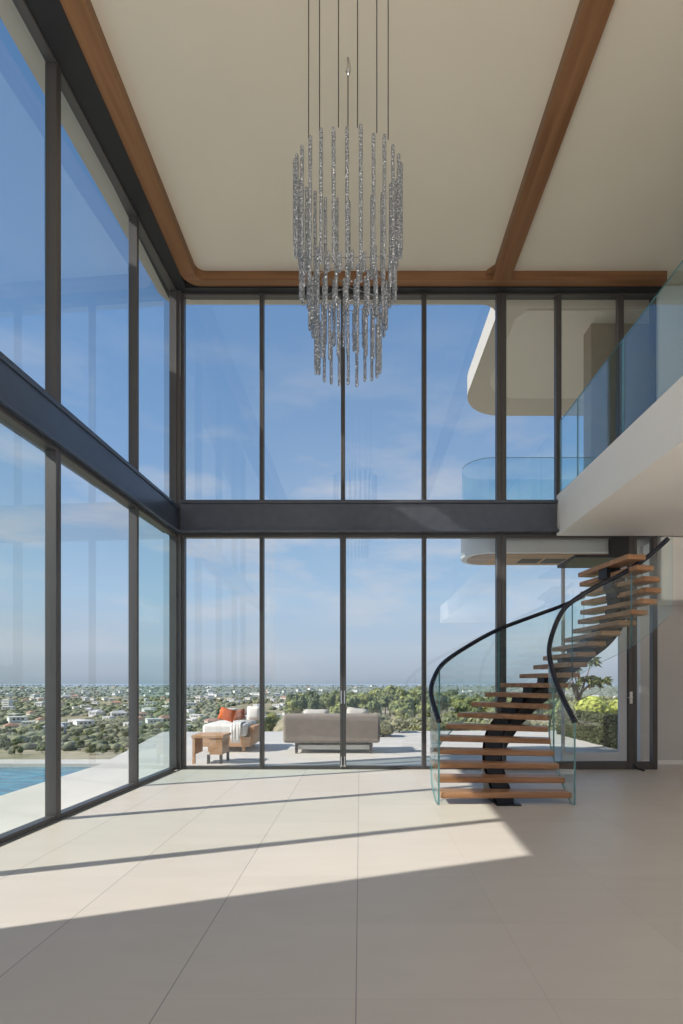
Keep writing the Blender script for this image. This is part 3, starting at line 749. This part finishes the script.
# hedge + shrub + frangipani tree on the right
def leafbox(x0,x1,y0,y1,z0,z1,n,ls,seed):
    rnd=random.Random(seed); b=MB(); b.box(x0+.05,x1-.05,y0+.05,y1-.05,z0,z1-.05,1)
    for k in range(n):
        f=rnd.random(); 
        if f<.4: p=Vector((x0,rnd.uniform(y0,y1),rnd.uniform(z0,z1)))
        elif f<.6: p=Vector((rnd.uniform(x0,x1),y0,rnd.uniform(z0,z1)))
        elif f<.9: p=Vector((rnd.uniform(x0,x1),rnd.uniform(y0,y1),z1))
        else: p=Vector((x1,rnd.uniform(y0,y1),rnd.uniform(z0,z1)))
        p+=Vector((rnd.gauss(0,.025),rnd.gauss(0,.025),rnd.gauss(0,.025)))
        t=Vector((rnd.gauss(0,1),rnd.gauss(0,1),rnd.gauss(0,1))).normalized(); u=t.cross(Vector((rnd.gauss(0,1),rnd.gauss(0,1),rnd.gauss(0,1)))).normalized()
        l=ls*rnd.uniform(.6,1.3); b.quad(p-t*l,p+u*l*.5,p+t*l,p-u*l*.5,0)
    return b
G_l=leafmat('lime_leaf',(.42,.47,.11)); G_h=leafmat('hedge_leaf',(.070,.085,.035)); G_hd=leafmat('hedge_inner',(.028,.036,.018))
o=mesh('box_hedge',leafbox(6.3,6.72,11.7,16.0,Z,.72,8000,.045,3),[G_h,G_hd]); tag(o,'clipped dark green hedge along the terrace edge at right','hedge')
for q,(y,lab) in enumerate(((14.1,'lime green shrub growing behind the middle of the hedge'),(16.3,'lime green shrub growing behind the far end of the hedge'))):
    b=crown(.52,.82,.42,.75,1300,.08,40+q,10); 
    b.v=[(v[0]+7.5,v[1]+y,v[2]) for v in b.v]; b.tube([(7.5,y,Z-.005),(7.52,y,.3),(7.5,y,.7)],[.04,.03,.02],7,1)
    o=mesh('lime_shrub',b,[G_l,G[3]]); tag(o,lab,'shrub')
fr=thing('small_leafy_tree','small leafy tree with long pale leaf clusters behind the hedge','tree',(8.0,18.3,-1.5))
t=MB(); tips=[]
base=Vector((8.0,18.3,-.25))
t.tube([base-Vector((0,0,1.3)),base+Vector((.03,0,.9)),base+Vector((0,0,1.5))],[.06,.045,.035],7)
rnd=random.Random(9)
for k in range(9):
    a=2*PI*k/9+rnd.uniform(-.3,.3); r_=rnd.uniform(.35,.95); h_=rnd.uniform(1.7,2.75)
    tip=base+Vector((math.cos(a)*r_,math.sin(a)*r_,h_)); st0=base+Vector((0,0,rnd.uniform(1.0,1.5)))
    t.tube([st0,(st0+tip)/2+Vector((0,0,.08)),tip],[.028,.02,.014],6); tips.append(tip)
mesh('trunk',t,M_bark,fr,smooth=True)
lv=MB()
for tip in tips:
    for k in range(40):
        a=rnd.uniform(0,2*PI); e=rnd.uniform(-.5,.6); d=Vector((math.cos(a)*math.cos(e),math.sin(a)*math.cos(e),math.sin(e))); l=rnd.uniform(.26,.44)
        s=d.cross(Vector((0,0,1))).normalized()*.075; mid=tip+d*l*.55+Vector((0,0,.04)); end=tip+d*l+Vector((0,0,-.06))
        lv.add([tip,mid+s,end,mid-s],[(0,1,2,3)])
mesh('leaves',lv,leafmat('frangipani_leaf',(.20,.23,.09)),fr)
# low planting behind sofa right end
for q,(x,y,s,lab) in enumerate(((.7,15.2,.45,'low green shrub on the terrace just right of the sofa'),(1.3,16.5,.38,'low green shrub farther back on the terrace right of the sofa'))):
    b=crown(s,s,s*.6,.16,700,.07,60+q,8); b.v=[(v[0]+x,v[1]+y,max(v[2],Z)) for v in b.v]; b.tube([(x,y,Z-.005),(x,y,.1)],.03,6,1)
    o=mesh('terrace_shrub',b,[G[4],G[2]]); tag(o,lab,'shrub')

# ------------------------------------------------------------------ world, lights, camera
w=bpy.data.worlds.new('sky'); sc.world=w; w.use_nodes=True; nt=w.node_tree; N=nt.nodes; L=nt.links
bg=N['Background']; tc=N.new('ShaderNodeTexCoord'); sp=N.new('ShaderNodeSeparateXYZ'); L.new(tc.outputs['Generated'],sp.inputs[0])
r=N.new('ShaderNodeValToRGB'); cr=r.color_ramp
stops=[(0,(.37,.44,.53)),(.018,(.44,.50,.585)),(.06,(.50,.58,.68)),(.16,(.42,.58,.76)),(.38,(.235,.40,.66)),(.60,(.155,.31,.58)),(.85,(.10,.235,.49)),(1,(.09,.21,.46))]
cr.elements[0].position=0; cr.elements[0].color=(*stops[0][1],1); cr.elements[1].position=1; cr.elements[1].color=(*stops[-1][1],1)
for p_,c in stops[1:-1]: e=cr.elements.new(p_); e.color=(*c,1)
L.new(sp.outputs['Z'],r.inputs['Fac'])
mp=N.new('ShaderNodeMapping'); mp.inputs['Scale'].default_value=(2.2,2.2,8.5); mp.inputs['Location'].default_value=(1.3,.4,.3); L.new(tc.outputs['Generated'],mp.inputs['Vector'])
nz=N.new('ShaderNodeTexNoise'); nz.inputs['Scale'].default_value=1.6; nz.inputs['Detail'].default_value=7; nz.inputs['Roughness'].default_value=.55; L.new(mp.outputs[0],nz.inputs['Vector'])
c1=N.new('ShaderNodeMapRange'); c1.inputs['From Min'].default_value=.47; c1.inputs['From Max'].default_value=.66; c1.clamp=True; L.new(nz.outputs['Fac'],c1.inputs['Value'])
c2=N.new('ShaderNodeValToRGB'); c2.color_ramp.elements[0].position=0; c2.color_ramp.elements[0].color=(.2,.2,.2,1); c2.color_ramp.elements[1].position=.62; c2.color_ramp.elements[1].color=(0,0,0,1)
for p_,v in ((.08,.45),(.22,.85),(.40,.45)): e=c2.color_ramp.elements.new(p_); e.color=(v,v,v,1)
L.new(sp.outputs['Z'],c2.inputs['Fac'])
mm=N.new('ShaderNodeMath'); mm.operation='MULTIPLY'; L.new(c1.outputs[0],mm.inputs[0]); L.new(c2.outputs['Color'],mm.inputs[1])
mx=N.new('ShaderNodeMix'); mx.data_type='RGBA'; L.new(mm.outputs[0],mx.inputs['Factor']); L.new(r.outputs['Color'],mx.inputs['A']); mx.inputs['B'].default_value=(.66,.66,.70,1)
L.new(mx.outputs['Result'],bg.inputs['Color']); bg.inputs['Strength'].default_value=1.0

sd=bpy.data.lights.new('sun','SUN'); sd.energy=6.6; sd.angle=.012; sd.color=(1,.94,.86)
so=bpy.data.objects.new('sun',sd); COL.objects.link(so)
el=math.radians(36.6); az=Vector((.94,.335)).normalized()
so.rotation_euler=Vector((az.x*math.cos(el),az.y*math.cos(el),-math.sin(el))).to_track_quat('-Z','Y').to_euler()
def area(name,loc,size,e,col,rot=(PI,0,0)):
    l=bpy.data.lights.new(name,'AREA'); l.shape='RECTANGLE'; l.size,l.size_y=size; l.energy=e; l.color=col
    o=bpy.data.objects.new(name,l); COL.objects.link(o); o.location=loc; o.rotation_euler=rot; return o
area('added_fill_light',(.5,-1.5,2.2),(5,3),520,(1,.90,.78))  # unseen fill lamp added behind the camera to brighten the ceiling
area('added_fill_light',(6.2,2.5,1.7),(3,4),85,(1,.91,.80))  # second added fill lamp, out of view, lifts the mezzanine underside

cd=bpy.data.cameras.new('camera'); cam=bpy.data.objects.new('camera',cd); COL.objects.link(cam); sc.camera=cam
cam.location=(0,0,H); cam.rotation_euler=(PI/2,0,0)
cd.sensor_fit='HORIZONTAL'; cd.sensor_width=36; cd.lens=36*500/683; cd.shift_x=-18.5/683; cd.shift_y=171/683
cd.clip_start=.05; cd.clip_end=60000
sc.view_settings.view_transform='Standard'; sc.view_settings.look='None'
cy=sc.cycles; cy.transparent_max_bounces=32; cy.max_bounces=10; cy.diffuse_bounces=5; cy.glossy_bounces=5; cy.use_denoising=True
cy.sample_clamp_indirect=6
